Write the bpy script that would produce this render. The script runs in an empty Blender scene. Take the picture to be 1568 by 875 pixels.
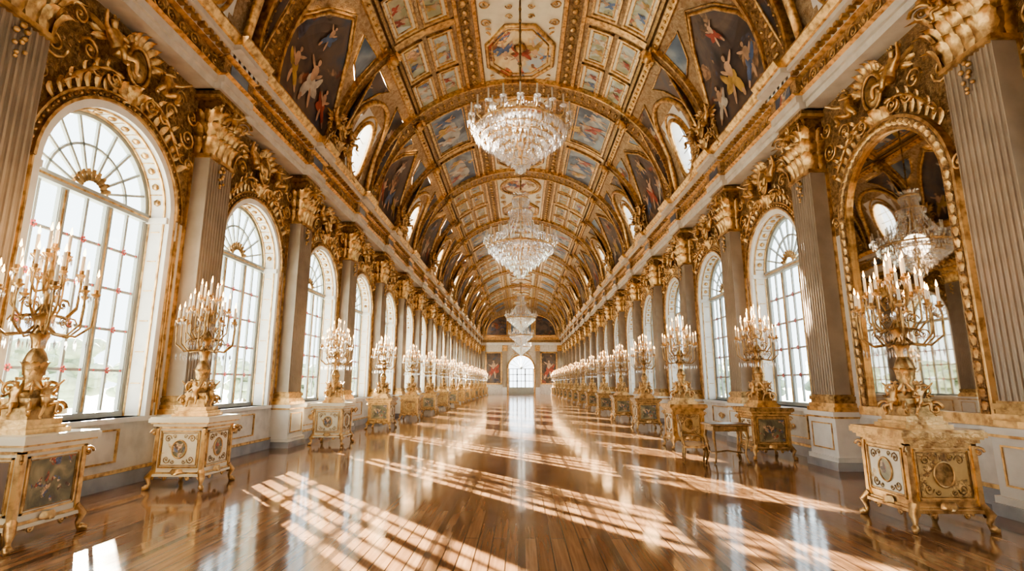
import bpy, math, random
from math import sin, cos, pi, radians, atan2, sqrt, acos, ceil, hypot
from mathutils import Vector, Matrix
random.seed(7)
scene = bpy.context.scene
COL = scene.collection
try:
    scene.view_settings.look = 'AgX - Medium High Contrast'
except Exception as e: print('look', e)

# ------------------------------------------------------------------ materials
def newmat(name):
    m = bpy.data.materials.new(name); m.use_nodes = True
    nt = m.node_tree
    for n in list(nt.nodes): nt.nodes.remove(n)
    out = nt.nodes.new('ShaderNodeOutputMaterial')
    return m, nt, out
def nd(nt, t, props=None, **inp):
    n = nt.nodes.new(t)
    for k, v in (props or {}).items(): setattr(n, k, v)
    for k, v in inp.items():
        k2 = k.replace('_', ' ')
        if isinstance(v, bpy.types.NodeSocket): nt.links.new(v, n.inputs[k2])
        else: n.inputs[k2].default_value = v
    return n
def c4(c): return (c[0], c[1], c[2], 1.0)
def ramp(nt, fac, stops, interp='LINEAR'):
    r = nt.nodes.new('ShaderNodeValToRGB'); r.color_ramp.interpolation = interp
    el = r.color_ramp.elements
    while len(el) > 1: el.remove(el[-1])
    el[0].position = stops[0][0]; el[0].color = c4(stops[0][1])
    for p, c in stops[1:]:
        e = el.new(p); e.color = c4(c)
    nt.links.new(fac, r.inputs[0]); return r.outputs[0]
def mixc(nt, fac, a, b, mode='MIX'):
    n = nt.nodes.new('ShaderNodeMix'); n.data_type = 'RGBA'; n.blend_type = mode
    if isinstance(fac, bpy.types.NodeSocket): nt.links.new(fac, n.inputs[0])
    else: n.inputs[0].default_value = fac
    for i, s in ((6, a), (7, b)):
        if isinstance(s, bpy.types.NodeSocket): nt.links.new(s, n.inputs[i])
        else: n.inputs[i].default_value = c4(s)
    return n.outputs[2]
def principled(nt, out, color, rough, metal=0.0, normal=None, spec=0.5):
    p = nt.nodes.new('ShaderNodeBsdfPrincipled')
    for k, v in (('Base Color', color), ('Roughness', rough), ('Metallic', metal)):
        if isinstance(v, bpy.types.NodeSocket): nt.links.new(v, p.inputs[k])
        else: p.inputs[k].default_value = c4(v) if k == 'Base Color' else v
    p.inputs['Specular IOR Level'].default_value = spec
    if normal is not None: nt.links.new(normal, p.inputs['Normal'])
    nt.links.new(p.outputs[0], out.inputs[0]); return p

def gold_mat(name, light, dark, rough=0.32, metal=0.8, scale=14.0, bump=0.35, relief=False):
    m, nt, out = newmat(name)
    tc = nd(nt, 'ShaderNodeTexCoord').outputs['Object']
    no = nd(nt, 'ShaderNodeTexNoise', Vector=tc, Scale=scale * 0.6, Detail=4.0)
    col = ramp(nt, no.outputs[0], [(0.34, dark), (0.58, light)])
    if relief:
        n2 = nd(nt, 'ShaderNodeTexNoise', Vector=tc, Scale=scale * 0.35, Detail=2.0, Distortion=2.5)
        h = ramp(nt, n2.outputs[0], [(0.36, (0, 0, 0)), (0.44, (1, 1, 1)), (0.49, (.1, .1, .1)), (0.56, (1, 1, 1)), (0.62, (.2, .2, .2))])
        col = mixc(nt, h, mixc(nt, 0.72, col, dark), col)
        b = nd(nt, 'ShaderNodeBump', Height=h, Strength=0.7, Distance=0.05)
    else:
        v = nd(nt, 'ShaderNodeTexNoise', Vector=tc, Scale=scale * 2, Detail=3.0)
        b = nd(nt, 'ShaderNodeBump', Height=v.outputs[0], Strength=bump, Distance=0.015)
    principled(nt, out, col, rough, metal, b.outputs[0]); return m
GOLD = gold_mat('gilding', (0.74, 0.49, 0.23), (0.32, 0.18, 0.075))
GOLDR = gold_mat('gilded_relief', (0.68, 0.46, 0.23), (0.21, 0.12, 0.055), scale=20, relief=True, metal=0.6)
GOLDB = gold_mat('antique_gold', (0.44, 0.28, 0.125), (0.17, 0.10, 0.04), rough=0.36, scale=20)
PALEG = gold_mat('pale_gilt_stucco', (0.68, 0.54, 0.36), (0.38, 0.24, 0.12), rough=0.45, metal=0.25, scale=14, relief=True)

def plain(name, color, rough=0.5, var=0.12, scale=4.0, metal=0.0, bump=0.05):
    m, nt, out = newmat(name)
    tc = nd(nt, 'ShaderNodeTexCoord').outputs['Object']
    no = nd(nt, 'ShaderNodeTexNoise', Vector=tc, Scale=scale, Detail=5.0)
    dk = tuple(c * (1 - var * 2) for c in color)
    col = ramp(nt, no.outputs[0], [(0.3, dk), (0.6, color)])
    b = nd(nt, 'ShaderNodeBump', Height=no.outputs[0], Strength=bump, Distance=0.02)
    principled(nt, out, col, rough, metal, b.outputs[0]); return m
CREAM = plain('cream_plaster', (0.74, 0.70, 0.65), 0.45)
WHITE = plain('white_stucco', (0.80, 0.79, 0.77), 0.4, 0.06)
ENTW = plain('entablature_stucco', (0.64, 0.60, 0.55), 0.4, 0.1)
GREY = plain('grey_marble', (0.34, 0.35, 0.38), 0.25, 0.15, 3.0)
TAUPE = plain('taupe_pilaster_marble', (0.31, 0.25, 0.195), 0.3, 0.12, 2.5)
FRAMEW = plain('painted_window_wood', (0.36, 0.38, 0.37), 0.4, 0.06)
CANDLE = plain('candle_wax', (0.95, 0.90, 0.78), 0.5, 0.03)
RED = plain('red_glass_flower', (0.55, 0.09, 0.08), 0.3)
DARKW = plain('dark_wood', (0.13, 0.07, 0.035), 0.3)
SEAT = plain('upholstery', (0.55, 0.40, 0.25), 0.8)
IVORY = plain('ivory_lacquer', (0.78, 0.72, 0.58), 0.3, 0.05)
LEAFM = plain('tree_foliage', (0.40, 0.47, 0.36), 0.8, 0.2, 2.0)
BARK = plain('tree_bark', (0.2, 0.15, 0.1), 0.9)
FLESH = plain('painted_flesh', (0.56, 0.36, 0.24), 0.4, 0.25, 3.0)
DRAPES = [plain('painted_drapery_red', (0.36, 0.07, 0.045), 0.4, 0.3, 4.0), plain('painted_drapery_blue', (0.09, 0.15, 0.30), 0.4, 0.3, 4.0),
          plain('painted_drapery_ochre', (0.50, 0.32, 0.10), 0.4, 0.3, 4.0), plain('painted_drapery_white', (0.60, 0.55, 0.48), 0.4, 0.25, 4.0)]
HAIRP = plain('painted_hair', (0.10, 0.055, 0.03), 0.4)
CLOUD = plain('painted_cloud', (0.42, 0.42, 0.42), 0.4, 0.25, 2.0)

def paint(name, base, fig, scale=0.8, fs=2.2, cover=0.5):
    m, nt, out = newmat(name)
    tc = nd(nt, 'ShaderNodeTexCoord').outputs['Object']
    n1 = nd(nt, 'ShaderNodeTexNoise', Vector=tc, Scale=scale, Detail=4.0, Distortion=1.0)
    k = len(base)
    bc = ramp(nt, n1.outputs[0], [(0.33 + 0.34 * i / (k - 1), c) for i, c in enumerate(base)])
    wn = nd(nt, 'ShaderNodeTexNoise', Vector=tc, Scale=fs * 0.9, Detail=2.0)
    wv = nd(nt, 'ShaderNodeVectorMath', {'operation': 'MULTIPLY_ADD'})
    nt.links.new(wn.outputs['Color'], wv.inputs[0]); wv.inputs[1].default_value = (0.9 / fs * 2,) * 3; nt.links.new(tc, wv.inputs[2])
    vo = nd(nt, 'ShaderNodeTexVoronoi', Vector=wv.outputs[0], Scale=fs * 1.5)
    sp = nd(nt, 'ShaderNodeSeparateColor'); nt.links.new(vo.outputs['Color'], sp.inputs[0])
    k = len(fig)
    fc = ramp(nt, sp.outputs[0], [(i / k, c) for i, c in enumerate(fig)], 'CONSTANT')
    n2 = nd(nt, 'ShaderNodeTexNoise', Vector=tc, Scale=fs * 3, Detail=5.0, Distortion=1.0)
    sh = ramp(nt, n2.outputs[0], [(0.35, (.35, .33, .32)), (0.62, (1.25, 1.2, 1.12))])
    fc = mixc(nt, 1.0, fc, sh, 'MULTIPLY')
    n3 = nd(nt, 'ShaderNodeTexNoise', Vector=tc, Scale=fs * 0.6, Detail=3.0, Distortion=0.8)
    mask = ramp(nt, n3.outputs[0], [(cover, (0, 0, 0)), (cover + 0.03, (1, 1, 1))])
    col = mixc(nt, mask, bc, fc)
    principled(nt, out, col, 0.35, 0.0); return m
FIG = [(0.62, 0.42, 0.28), (0.42, 0.10, 0.06), (0.10, 0.14, 0.26), (0.66, 0.5, 0.34), (0.12, 0.07, 0.05), (0.55, 0.38, 0.14), (0.6, 0.56, 0.5)]
P_DARK = paint('dark_oil_painting', [(0.02, 0.018, 0.02), (0.06, 0.045, 0.045), (0.12, 0.08, 0.06), (0.05, 0.065, 0.1)],
               [(0.3, 0.19, 0.12), (0.2, 0.06, 0.035), (0.05, 0.06, 0.11), (0.07, 0.045, 0.03), (0.22, 0.15, 0.1), (0.12, 0.07, 0.04)], 0.7, 1.5, 0.55)
P_BLUE = paint('blue_fresco', [(0.04, 0.06, 0.11), (0.08, 0.12, 0.19), (0.24, 0.29, 0.35), (0.09, 0.10, 0.13)], FIG, 0.5, 1.6, 0.6)
P_LAND = paint('landscape_fresco', [(0.26, 0.33, 0.38), (0.48, 0.52, 0.50), (0.24, 0.25, 0.15), (0.40, 0.36, 0.25)], FIG, 0.8, 2.4, 0.58)
P_MED = paint('medallion_fresco', [(0.70, 0.58, 0.40), (0.76, 0.63, 0.42), (0.62, 0.44, 0.22), (0.40, 0.48, 0.55)],
              [(0.12, 0.2, 0.42), (0.7, 0.28, 0.08), (0.75, 0.5, 0.24), (0.3, 0.14, 0.07), (0.75, 0.6, 0.5), (0.5, 0.12, 0.07)], 0.9, 2.2, 0.54)
P_SMALL = paint('cabinet_painting', [(0.1, 0.09, 0.06), (0.22, 0.2, 0.12), (0.4, 0.33, 0.2)], FIG[:5], 4.0, 11.0, 0.55)
P_CREAM = paint('arabesque_panel', [(0.74, 0.68, 0.54), (0.78, 0.72, 0.58), (0.72, 0.66, 0.5)],
                [(0.66, 0.5, 0.28), (0.6, 0.46, 0.26), (0.7, 0.58, 0.36)], 3.0, 11.0, 0.6)
P_GOLDP = paint('gilt_carved_panel', [(0.42, 0.28, 0.12), (0.5, 0.34, 0.15), (0.36, 0.23, 0.09)],
                [(0.6, 0.42, 0.2), (0.26, 0.15, 0.06), (0.5, 0.34, 0.15)], 3.0, 9.0, 0.52)

def emis(name, color, strength):
    m, nt, out = newmat(name)
    e = nd(nt, 'ShaderNodeEmission', Color=c4(color), Strength=strength)
    nt.links.new(e.outputs[0], out.inputs[0])
    try: m.cycles.emission_sampling = 'NONE'
    except Exception: pass
    return m
FLAME = emis('candle_flame', (1.0, 0.5, 0.17), 22.0)

def crystal():
    m, nt, out = newmat('cut_crystal')
    tr = nd(nt, 'ShaderNodeBsdfTransparent', Color=(0.96, 0.97, 1, 1))
    gl = nd(nt, 'ShaderNodeBsdfGlossy', Color=(1, 0.99, 0.98, 1), Roughness=0.04)
    tl = nd(nt, 'ShaderNodeBsdfTranslucent', Color=(1, 0.99, 0.98, 1))
    m1 = nd(nt, 'ShaderNodeMixShader', Fac=0.65); nt.links.new(tl.outputs[0], m1.inputs[1]); nt.links.new(gl.outputs[0], m1.inputs[2])
    m2 = nd(nt, 'ShaderNodeMixShader', Fac=0.6); nt.links.new(tr.outputs[0], m2.inputs[1]); nt.links.new(m1.outputs[0], m2.inputs[2])
    nt.links.new(m2.outputs[0], out.inputs[0])
    return m
CRYS = crystal()
def glassm():
    m, nt, out = newmat('window_glass')
    tr = nd(nt, 'ShaderNodeBsdfTransparent', Color=(0.90, 0.96, 0.95, 1))
    gl = nd(nt, 'ShaderNodeBsdfGlossy', Color=(1, 1, 1, 1), Roughness=0.02)
    mx = nd(nt, 'ShaderNodeMixShader', Fac=0.06)
    nt.links.new(tr.outputs[0], mx.inputs[1]); nt.links.new(gl.outputs[0], mx.inputs[2])
    nt.links.new(mx.outputs[0], out.inputs[0]); return m
GLASS = glassm()
m, nt, out = newmat('mirror_glass'); principled(nt, out, (0.56, 0.52, 0.46), 0.02, 1.0); MIRROR = m

def floor_mat():
    m, nt, out = newmat('polished_parquet')
    tc = nd(nt, 'ShaderNodeTexCoord').outputs['Object']
    mp = nd(nt, 'ShaderNodeMapping', Vector=tc); mp.inputs['Rotation'].default_value = (0, 0, pi / 2)
    br = nt.nodes.new('ShaderNodeTexBrick'); nt.links.new(mp.outputs[0], br.inputs['Vector'])
    br.inputs['Color1'].default_value = (0.31, 0.17, 0.088, 1); br.inputs['Color2'].default_value = (0.20, 0.10, 0.05, 1)
    br.inputs['Mortar'].default_value = (0.035, 0.016, 0.008, 1)
    br.inputs['Scale'].default_value = 1.0; br.inputs['Mortar Size'].default_value = 0.006
    br.inputs['Brick Width'].default_value = 2.2; br.inputs['Row Height'].default_value = 0.14
    mp2 = nd(nt, 'ShaderNodeMapping', Vector=tc); mp2.inputs['Scale'].default_value = (14, 0.7, 1)
    gr = nd(nt, 'ShaderNodeTexNoise', Vector=mp2.outputs[0], Scale=2.0, Detail=6.0, Distortion=0.6)
    g = ramp(nt, gr.outputs[0], [(0.3, (0.70, 0.66, 0.63)), (0.65, (1.12, 1.1, 1.08))])
    col = mixc(nt, 1.0, br.outputs[0], g, 'MULTIPLY')
    sx = nd(nt, 'ShaderNodeSeparateXYZ', Vector=tc)
    ab = nd(nt, 'ShaderNodeMath', {'operation': 'ABSOLUTE'}); nt.links.new(sx.outputs[0], ab.inputs[0])
    md = nd(nt, 'ShaderNodeMath', {'operation': 'PINGPONG'}); nt.links.new(ab.outputs[0], md.inputs[0]); md.inputs[1].default_value = 0.42
    lt = nd(nt, 'ShaderNodeMath', {'operation': 'LESS_THAN'}); nt.links.new(md.outputs[0], lt.inputs[0]); lt.inputs[1].default_value = 0.035
    col = mixc(nt, lt.outputs[0], col, mixc(nt, 0.75, col, (0.03, 0.014, 0.008)))
    n2 = nd(nt, 'ShaderNodeTexNoise', Vector=tc, Scale=1.3, Detail=4.0)
    rg = ramp(nt, n2.outputs[0], [(0.3, (0.07, 0.07, 0.07)), (0.7, (0.13, 0.13, 0.13))])
    b = nd(nt, 'ShaderNodeBump', Height=br.outputs['Fac'], Strength=0.15, Distance=0.003); b.invert = True
    n4 = nd(nt, 'ShaderNodeTexNoise', Vector=mp2.outputs[0], Scale=0.5, Detail=2.0)
    b2 = nd(nt, 'ShaderNodeBump', Height=n4.outputs[0], Strength=0.05, Distance=0.02, Normal=b.outputs[0])
    p = principled(nt, out, col, 0.25, 0.0, b2.outputs[0], 0.6)
    nt.links.new(rg, p.inputs['Roughness'])
    return m
FLOOR = floor_mat()
GROUND = plain('pale_gravel', (0.60, 0.62, 0.56), 0.9)

# ------------------------------------------------------------------ mesh builder
class MB:
    def __init__(s): s.v = []; s.f = []; s.m = []; s.sm = []; s.mats = []
    def mi(s, mat):
        if mat not in s.mats: s.mats.append(mat)
        return s.mats.index(mat)
    def add(s, vs, fs, mat, sm=False):
        b = len(s.v); s.v += [tuple(v) for v in vs]; i = s.mi(mat)
        for f in fs:
            s.f.append(tuple(b + k for k in f)); s.m.append(i); s.sm.append(sm)
    def merge(s, o, M=None):
        M = M or Matrix()
        b = len(s.v); s.v += [tuple(M @ Vector(v)) for v in o.v]
        mp = [s.mi(x) for x in o.mats]
        for f, m, k in zip(o.f, o.m, o.sm):
            s.f.append(tuple(b + i for i in f)); s.m.append(mp[m]); s.sm.append(k)
    def box(s, x0, x1, y0, y1, z0, z1, mat):
        vs = [(x, y, z) for z in (z0, z1) for y in (y0, y1) for x in (x0, x1)]
        s.add(vs, [(0, 2, 3, 1), (4, 5, 7, 6), (0, 1, 5, 4), (2, 6, 7, 3), (0, 4, 6, 2), (1, 3, 7, 5)], mat)
    def lathe(s, prof, n, mat, c=(0, 0, 0), M=None, sq=False):
        vs = []
        for r, z in prof:
            for i in range(n):
                a = 2 * pi * i / n + (pi / 4 if sq else 0)
                p = Vector((c[0] + r * cos(a), c[1] + r * sin(a), c[2] + z))
                vs.append(M @ p if M else p)
        fs = [(j * n + i, j * n + (i + 1) % n, (j + 1) * n + (i + 1) % n, (j + 1) * n + i) for j in range(len(prof) - 1) for i in range(n)]
        fs.append(tuple(range(n))); fs.append(tuple((len(prof) - 1) * n + i for i in range(n)))
        s.add(vs, fs, mat, not sq)
    def ball(s, c, r, mat, n=8, k=6):
        if not isinstance(r, tuple): r = (r, r, r)
        vs = [(c[0], c[1], c[2] - r[2])]
        for j in range(1, k):
            a = -pi / 2 + pi * j / k
            for i in range(n):
                b = 2 * pi * i / n
                vs.append((c[0] + r[0] * cos(a) * cos(b), c[1] + r[1] * cos(a) * sin(b), c[2] + r[2] * sin(a)))
        vs.append((c[0], c[1], c[2] + r[2])); L = len(vs) - 1
        fs = [(0, 1 + (i + 1) % n, 1 + i) for i in range(n)]
        for j in range(k - 2):
            fs += [(1 + j * n + i, 1 + j * n + (i + 1) % n, 1 + (j + 1) * n + (i + 1) % n, 1 + (j + 1) * n + i) for i in range(n)]
        fs += [(1 + (k - 2) * n + i, 1 + (k - 2) * n + (i + 1) % n, L) for i in range(n)]
        s.add(vs, fs, mat, True)
    def octa(s, c, r, h, mat):
        x, y, z = c
        s.add([(x + r, y, z), (x, y + r, z), (x - r, y, z), (x, y - r, z), (x, y, z + h * .4), (x, y, z - h * .6)],
              [(0, 1, 4), (1, 2, 4), (2, 3, 4), (3, 0, 4), (1, 0, 5), (2, 1, 5), (3, 2, 5), (0, 3, 5)], mat)
    def tube(s, pts, rad, n, mat, closed=False):
        P = [Vector(p) for p in pts]; L = len(P)
        R = rad if isinstance(rad, (list, tuple)) else [rad] * L
        up = None; vs = []
        for i in range(L):
            if closed: t = P[(i + 1) % L] - P[i - 1]
            else: t = P[min(i + 1, L - 1)] - P[max(i - 1, 0)]
            t.normalize()
            if up is None:
                up = Vector((0, 0, 1)) if abs(t.z) < 0.9 else Vector((1, 0, 0))
            a = up - t * up.dot(t)
            if a.length < 1e-4: a = t.orthogonal()
            a.normalize(); b = t.cross(a); up = a
            for k in range(n):
                q = 2 * pi * k / n
                vs.append(P[i] + (a * cos(q) + b * sin(q)) * R[i])
        fs = []
        for i in range(L if closed else L - 1):
            j = (i + 1) % L
            fs += [(i * n + k, i * n + (k + 1) % n, j * n + (k + 1) % n, j * n + k) for k in range(n)]
        if not closed: fs += [tuple(range(n)), tuple((L - 1) * n + k for k in range(n))]
        s.add(vs, fs, mat, True)
    def spiral(s, c, u, v, r0, turns, rad, mat, n=5, steps=18, r1=0.12, a0=0.0):
        c = Vector(c); u = Vector(u); v = Vector(v); pts = []; rr = []
        for i in range(steps + 1):
            t = i / steps; r = r0 * (1 - (1 - r1) * t); a = a0 + turns * 2 * pi * t
            pts.append(c + (u * cos(a) + v * sin(a)) * r); rr.append(rad * (1 - 0.45 * t))
        s.tube(pts, rr, n, mat); s.ball(tuple(c), rad * 1.3, mat, 6, 4)
    def leaf(s, base, up, out, w, h, curl, mat, nu=4, nv=6):
        base = Vector(base); up = Vector(up).normalized(); out = Vector(out).normalized(); sd = up.cross(out).normalized()
        vs = []
        for j in range(nv + 1):
            t = j / nv
            hz = h * (t - 0.22 * t ** 4); o = curl * (t ** 2.6) * 1.0
            ww = w * (0.55 + 0.6 * sin(pi * min(1, t * 0.95 + 0.05))) * (1 - t ** 5 * 0.85) * (1 + 0.13 * sin(t * 22))
            if j == nv: hz -= h * 0.1
            for i in range(nu + 1):
                q = i / nu * 2 - 1
                vs.append(base + up * hz + out * (o + 0.16 * w * (1 - q * q) + (0.05 * w if i % 2 else 0)) + sd * (ww * q * .5))
        fs = [(j * (nu + 1) + i, j * (nu + 1) + i + 1, (j + 1) * (nu + 1) + i + 1, (j + 1) * (nu + 1) + i) for j in range(nv) for i in range(nu)]
        s.add(vs, fs, mat, True)
    def mesh(s, name):
        me = bpy.data.meshes.new(name); me.from_pydata(s.v, [], s.f)
        for m in s.mats: me.materials.append(m)
        me.polygons.foreach_set('material_index', s.m); me.polygons.foreach_set('use_smooth', s.sm)
        me.update(); return me
def obj(name, me, loc=(0, 0, 0), rz=0.0, sc=1.0, parent=None):
    o = bpy.data.objects.new(name, me); COL.objects.link(o)
    o.location = loc; o.rotation_euler = (0, 0, rz)
    o.scale = (sc, sc, sc) if not isinstance(sc, tuple) else sc
    if parent: o.parent = parent
    return o
def on_wall(name, me, side, y, x=6.0, z=0.0, sc=1.0):
    return obj(name, me, (side * x, y, z), -side * pi / 2, sc)

# painted figure made of flat brush shapes; put(a, b, layer) maps the painting plane to 3D
def painted_figure(mb, put, s, pose, drape, lay=0.0):
    def ell(cx, cy, rx, ry, rot, mat, l, n=10):
        vs = []
        for i in range(n):
            a = 2 * pi * i / n; w = 1 + .08 * sin(3 * a + cx * 9)
            x, y = rx * cos(a) * w, ry * sin(a) * w
            vs.append(put((cx + x * cos(rot) - y * sin(rot)) * s, (cy + x * sin(rot) + y * cos(rot)) * s, lay + l))
        mb.add(vs, [tuple(range(n))], mat)
    m_ = 1 if pose % 2 else -1
    ell(-.1 * m_, -.25, .38, .24, .5 * m_, drape, .002)
    ell(.18 * m_, -.5, .14, .4, .5 * m_, drape, .004)
    ell(.32 * m_, -.8, .065, .2, .35 * m_, FLESH, .006)
    ell(-.12 * m_, -.62, .07, .3, -.15 * m_, FLESH, .006)
    ell(0, .1, .15, .26, .12 * m_, FLESH, .008)
    ell(.24 * m_, .3 if pose % 3 else .1, .055, .22, -1.0 * m_, FLESH, .010)
    ell(-.22 * m_, .12, .055, .22, .8 * m_, FLESH, .010)
    ell(.02 * m_, .47, .10, .12, 0, HAIRP, .010); ell(0, .44, .075, .095, 0, FLESH, .012)
    ell(-.3 * m_, -.05, .1, .3, .6 * m_, drape, .012)

# ------------------------------------------------------------------ dimensions
XW = 6.0; Y0 = -2.9; Y1 = 73.75; BAY = 4.0
OFF = {-1: 5.15, 1: 6.05}; VOFF = 5.75
WR = 1.2; ZS = 4.25; SILL = 1.0; ZE = 6.85; ZC = 7.9
VA, VB = 5.45, 4.6

# ------------------------------------------------------------------ floor / ground / garden
b = MB(); b.box(-6.6, 6.6, Y0 - .1, Y1 + .6, -0.12, 0.0, FLOOR); obj('floor', b.mesh('floor'))
b = MB(); b.box(-220, 220, -120, 320, -1.2, -1.0, GROUND); obj('garden_ground', b.mesh('garden_ground'))
b = MB()
b.tube([(0, 0, 0), (.05, 0, 1.2), (0, .05, 2.6)], [.22, .16, .1], 8, BARK)
for i in range(46):
    a = random.random() * 2 * pi; z = 1.6 + 3.0 * random.random(); r = 1.7 * sqrt(random.random()) * (1 - abs(z - 3) / 4)
    b.ball((r * cos(a), r * sin(a), z), (.5 + .25 * random.random(), .5 + .25 * random.random(), .4), LEAFM, 7, 5)
TREE = b.mesh('garden_tree')
for side in (-1, 1):
    for i in range(15):
        obj('garden_tree', TREE, (side * (21 + random.random() * 3), 4 + i * 5.2 + random.random() * 1.5, -1.0), random.random() * 6, .8 + random.random() * .2)

# ------------------------------------------------------------------ walls
def arch_wall(mb, fn, hw0, hw1, r, z0, zs, ztop, mat_lo, mat_hi, depth, mat_rev, hole=True):
    def q(pts, mat): mb.add([fn(*p) for p in pts], [tuple(range(len(pts)))], mat)
    if not hole:
        q([(-hw0, 0, 0), (hw1, 0, 0), (hw1, 0, zs), (-hw0, 0, zs)], mat_lo)
        q([(-hw0, 0, zs), (hw1, 0, zs), (hw1, 0, ztop), (-hw0, 0, ztop)], mat_hi); return
    q([(-hw0, 0, 0), (-r, 0, 0), (-r, 0, zs), (-hw0, 0, zs)], mat_lo)
    q([(r, 0, 0), (hw1, 0, 0), (hw1, 0, zs), (r, 0, zs)], mat_lo)
    if z0 > 0: q([(-r, 0, 0), (r, 0, 0), (r, 0, z0), (-r, 0, z0)], mat_lo)
    H = ztop - zs
    angs = sorted([pi * i / 24 for i in range(25)] + [atan2(H, hw1), pi - atan2(H, hw0)])
    inn = []; outr = []
    for a in angs:
        inn.append((r * cos(a), 0, zs + r * sin(a)))
        hw = hw1 if cos(a) >= 0 else hw0
        k = min(hw / max(abs(cos(a)), 1e-6), H / max(sin(a), 1e-6))
        outr.append((k * cos(a), 0, zs + k * sin(a)))
    for i in range(len(angs) - 1): q([inn[i], outr[i], outr[i + 1], inn[i + 1]], mat_hi)
    per = [(-r, 0, z0)] + [(-r, 0, zs)] + inn[::-1] + [(r, 0, z0)]
    for i in range(len(per)):
        p, n = per[i], per[(i + 1) % len(per)]
        q([p, n, (n[0], depth, n[2]), (p[0], depth, p[2])], mat_rev)

NB = range(-2, 17)
for side, nm in ((-1, 'wall_left'), (1, 'wall_right')):
    b = MB()
    for k in NB:
        yc = OFF[side] + 2 + BAY * k
        fn = lambda u, d, z, yc=yc: (side * (XW + d), yc + u, z)
        arch_wall(b, fn, 2, 2, WR, SILL, ZS, ZE + 1.1, CREAM, GOLDR, 0.42, WHITE, hole=not (side == 1 and k == 0))
    if side == 1: b.box(XW, XW + .05, Y0, OFF[1] - 8, 0, ZC + .05, CREAM)
    if side == -1: b.box(-XW - .05, -XW, OFF[-1] + 68, Y1, 0, ZC + .05, CREAM)
    obj(nm, b.mesh(nm))
    b = MB(); b.box(side * XW, side * (XW - .06), Y0, Y1, 0, .2, GREY); b.box(side * XW, side * (XW - .04), Y0, Y1, .2, .25, GOLD)
    obj('baseboard_' + ('left' if side < 0 else 'right'), b.mesh('bb'))
b = MB(); b.box(-6.6, 6.6, Y0 - .1, Y0, 0, 12.8, CREAM)
for s_ in (-1, 1):   # back wall paintings, seen in the mirror
    b.box(s_ * 1.2, s_ * 4.6, Y0, Y0 + .05, 1.6, 5.8, P_DARK)
    for q in ((1.1, 4.7, 1.5, 1.65), (1.1, 4.7, 5.75, 5.9), (1.1, 1.25, 1.5, 5.9), (4.55, 4.7, 1.5, 5.9)): b.box(s_ * q[0], s_ * q[1], Y0, Y0 + .12, q[2], q[3], GOLD)
    painted_figure(b, lambda a, c, l: (s_ * 2.9 + a, Y0 + .055 + l, 3.9 + c), 1.7, 1 + s_, DRAPES[0])
obj('wall_back', b.mesh('wall_back'))

# ------------------------------------------------------------------ skin figure (cherub)
def skin_part(verts, edges, radii, mat, sub=1):
    me = bpy.data.meshes.new('tmp'); me.from_pydata(verts, edges, [])
    o = bpy.data.objects.new('tmp', me); COL.objects.link(o)
    o.modifiers.new('s', 'SKIN'); sv = me.skin_vertices[0].data
    for i, r in enumerate(radii): sv[i].radius = (r, r); sv[i].use_root = (i == 0)
    mm = o.modifiers.new('d', 'SUBSURF'); mm.levels = sub
    bpy.context.view_layer.update()
    dg = bpy.context.evaluated_depsgraph_get(); e = o.evaluated_get(dg); m2 = e.to_mesh()
    r = MB(); r.add([v.co[:] for v in m2.vertices], [tuple(p.vertices) for p in m2.polygons], mat, True)
    e.to_mesh_clear(); bpy.data.objects.remove(o); bpy.data.meshes.remove(me)
    return r
def cherub(mat):
    V = [(0, 0, 0), (0, -.01, .15), (0, 0, .29), (0, 0, .40), (0, -.01, .47), (0, -.015, .56),
         (.13, 0, .33), (.25, -.06, .42), (.33, -.16, .55), (.36, -.2, .6),
         (-.13, 0, .33), (-.24, -.08, .2), (-.18, -.22, .2), (-.13, -.27, .22),
         (.09, -.03, -.03), (.17, -.25, .03), (.16, -.23, -.2), (.17, -.32, -.25),
         (-.09, -.03, -.03), (-.2, -.2, -.08), (-.24, -.12, -.3), (-.26, -.2, -.35)]
    E = [(0, 1), (1, 2), (2, 3), (3, 4), (4, 5), (2, 6), (6, 7), (7, 8), (8, 9), (2, 10), (10, 11), (11, 12), (12, 13),
         (0, 14), (14, 15), (15, 16), (16, 17), (0, 18), (18, 19), (19, 20), (20, 21)]
    R = [.10, .095, .10, .045, .075, .09, .055, .042, .03, .026, .055, .042, .03, .026, .075, .058, .04, .034, .075, .058, .04, .034]
    r = skin_part(V, E, R, mat, 1)
    r.ball((0, -.10, .545), (.018, .02, .02), mat, 5, 4)
    for sx in (-1, 1):
        r.ball((sx * .035, -.09, .565), .014, mat, 5, 4)
        for q in range(3):
            r.leaf((sx * .07, .07, .3 - q * .03), (sx * (.6 + .25 * q), .35, .9 - .5 * q), (0, 1, .2), .13, .48 - q * .08, .06, mat, 3, 4)
    for i in range(10):
        a = random.random() * 2 * pi
        r.ball((.075 * cos(a), .02 + .06 * sin(a) + .02, .60 + .03 * random.random()), .03, mat, 5, 4)
    return r
CH = cherub(GOLD)

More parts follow.
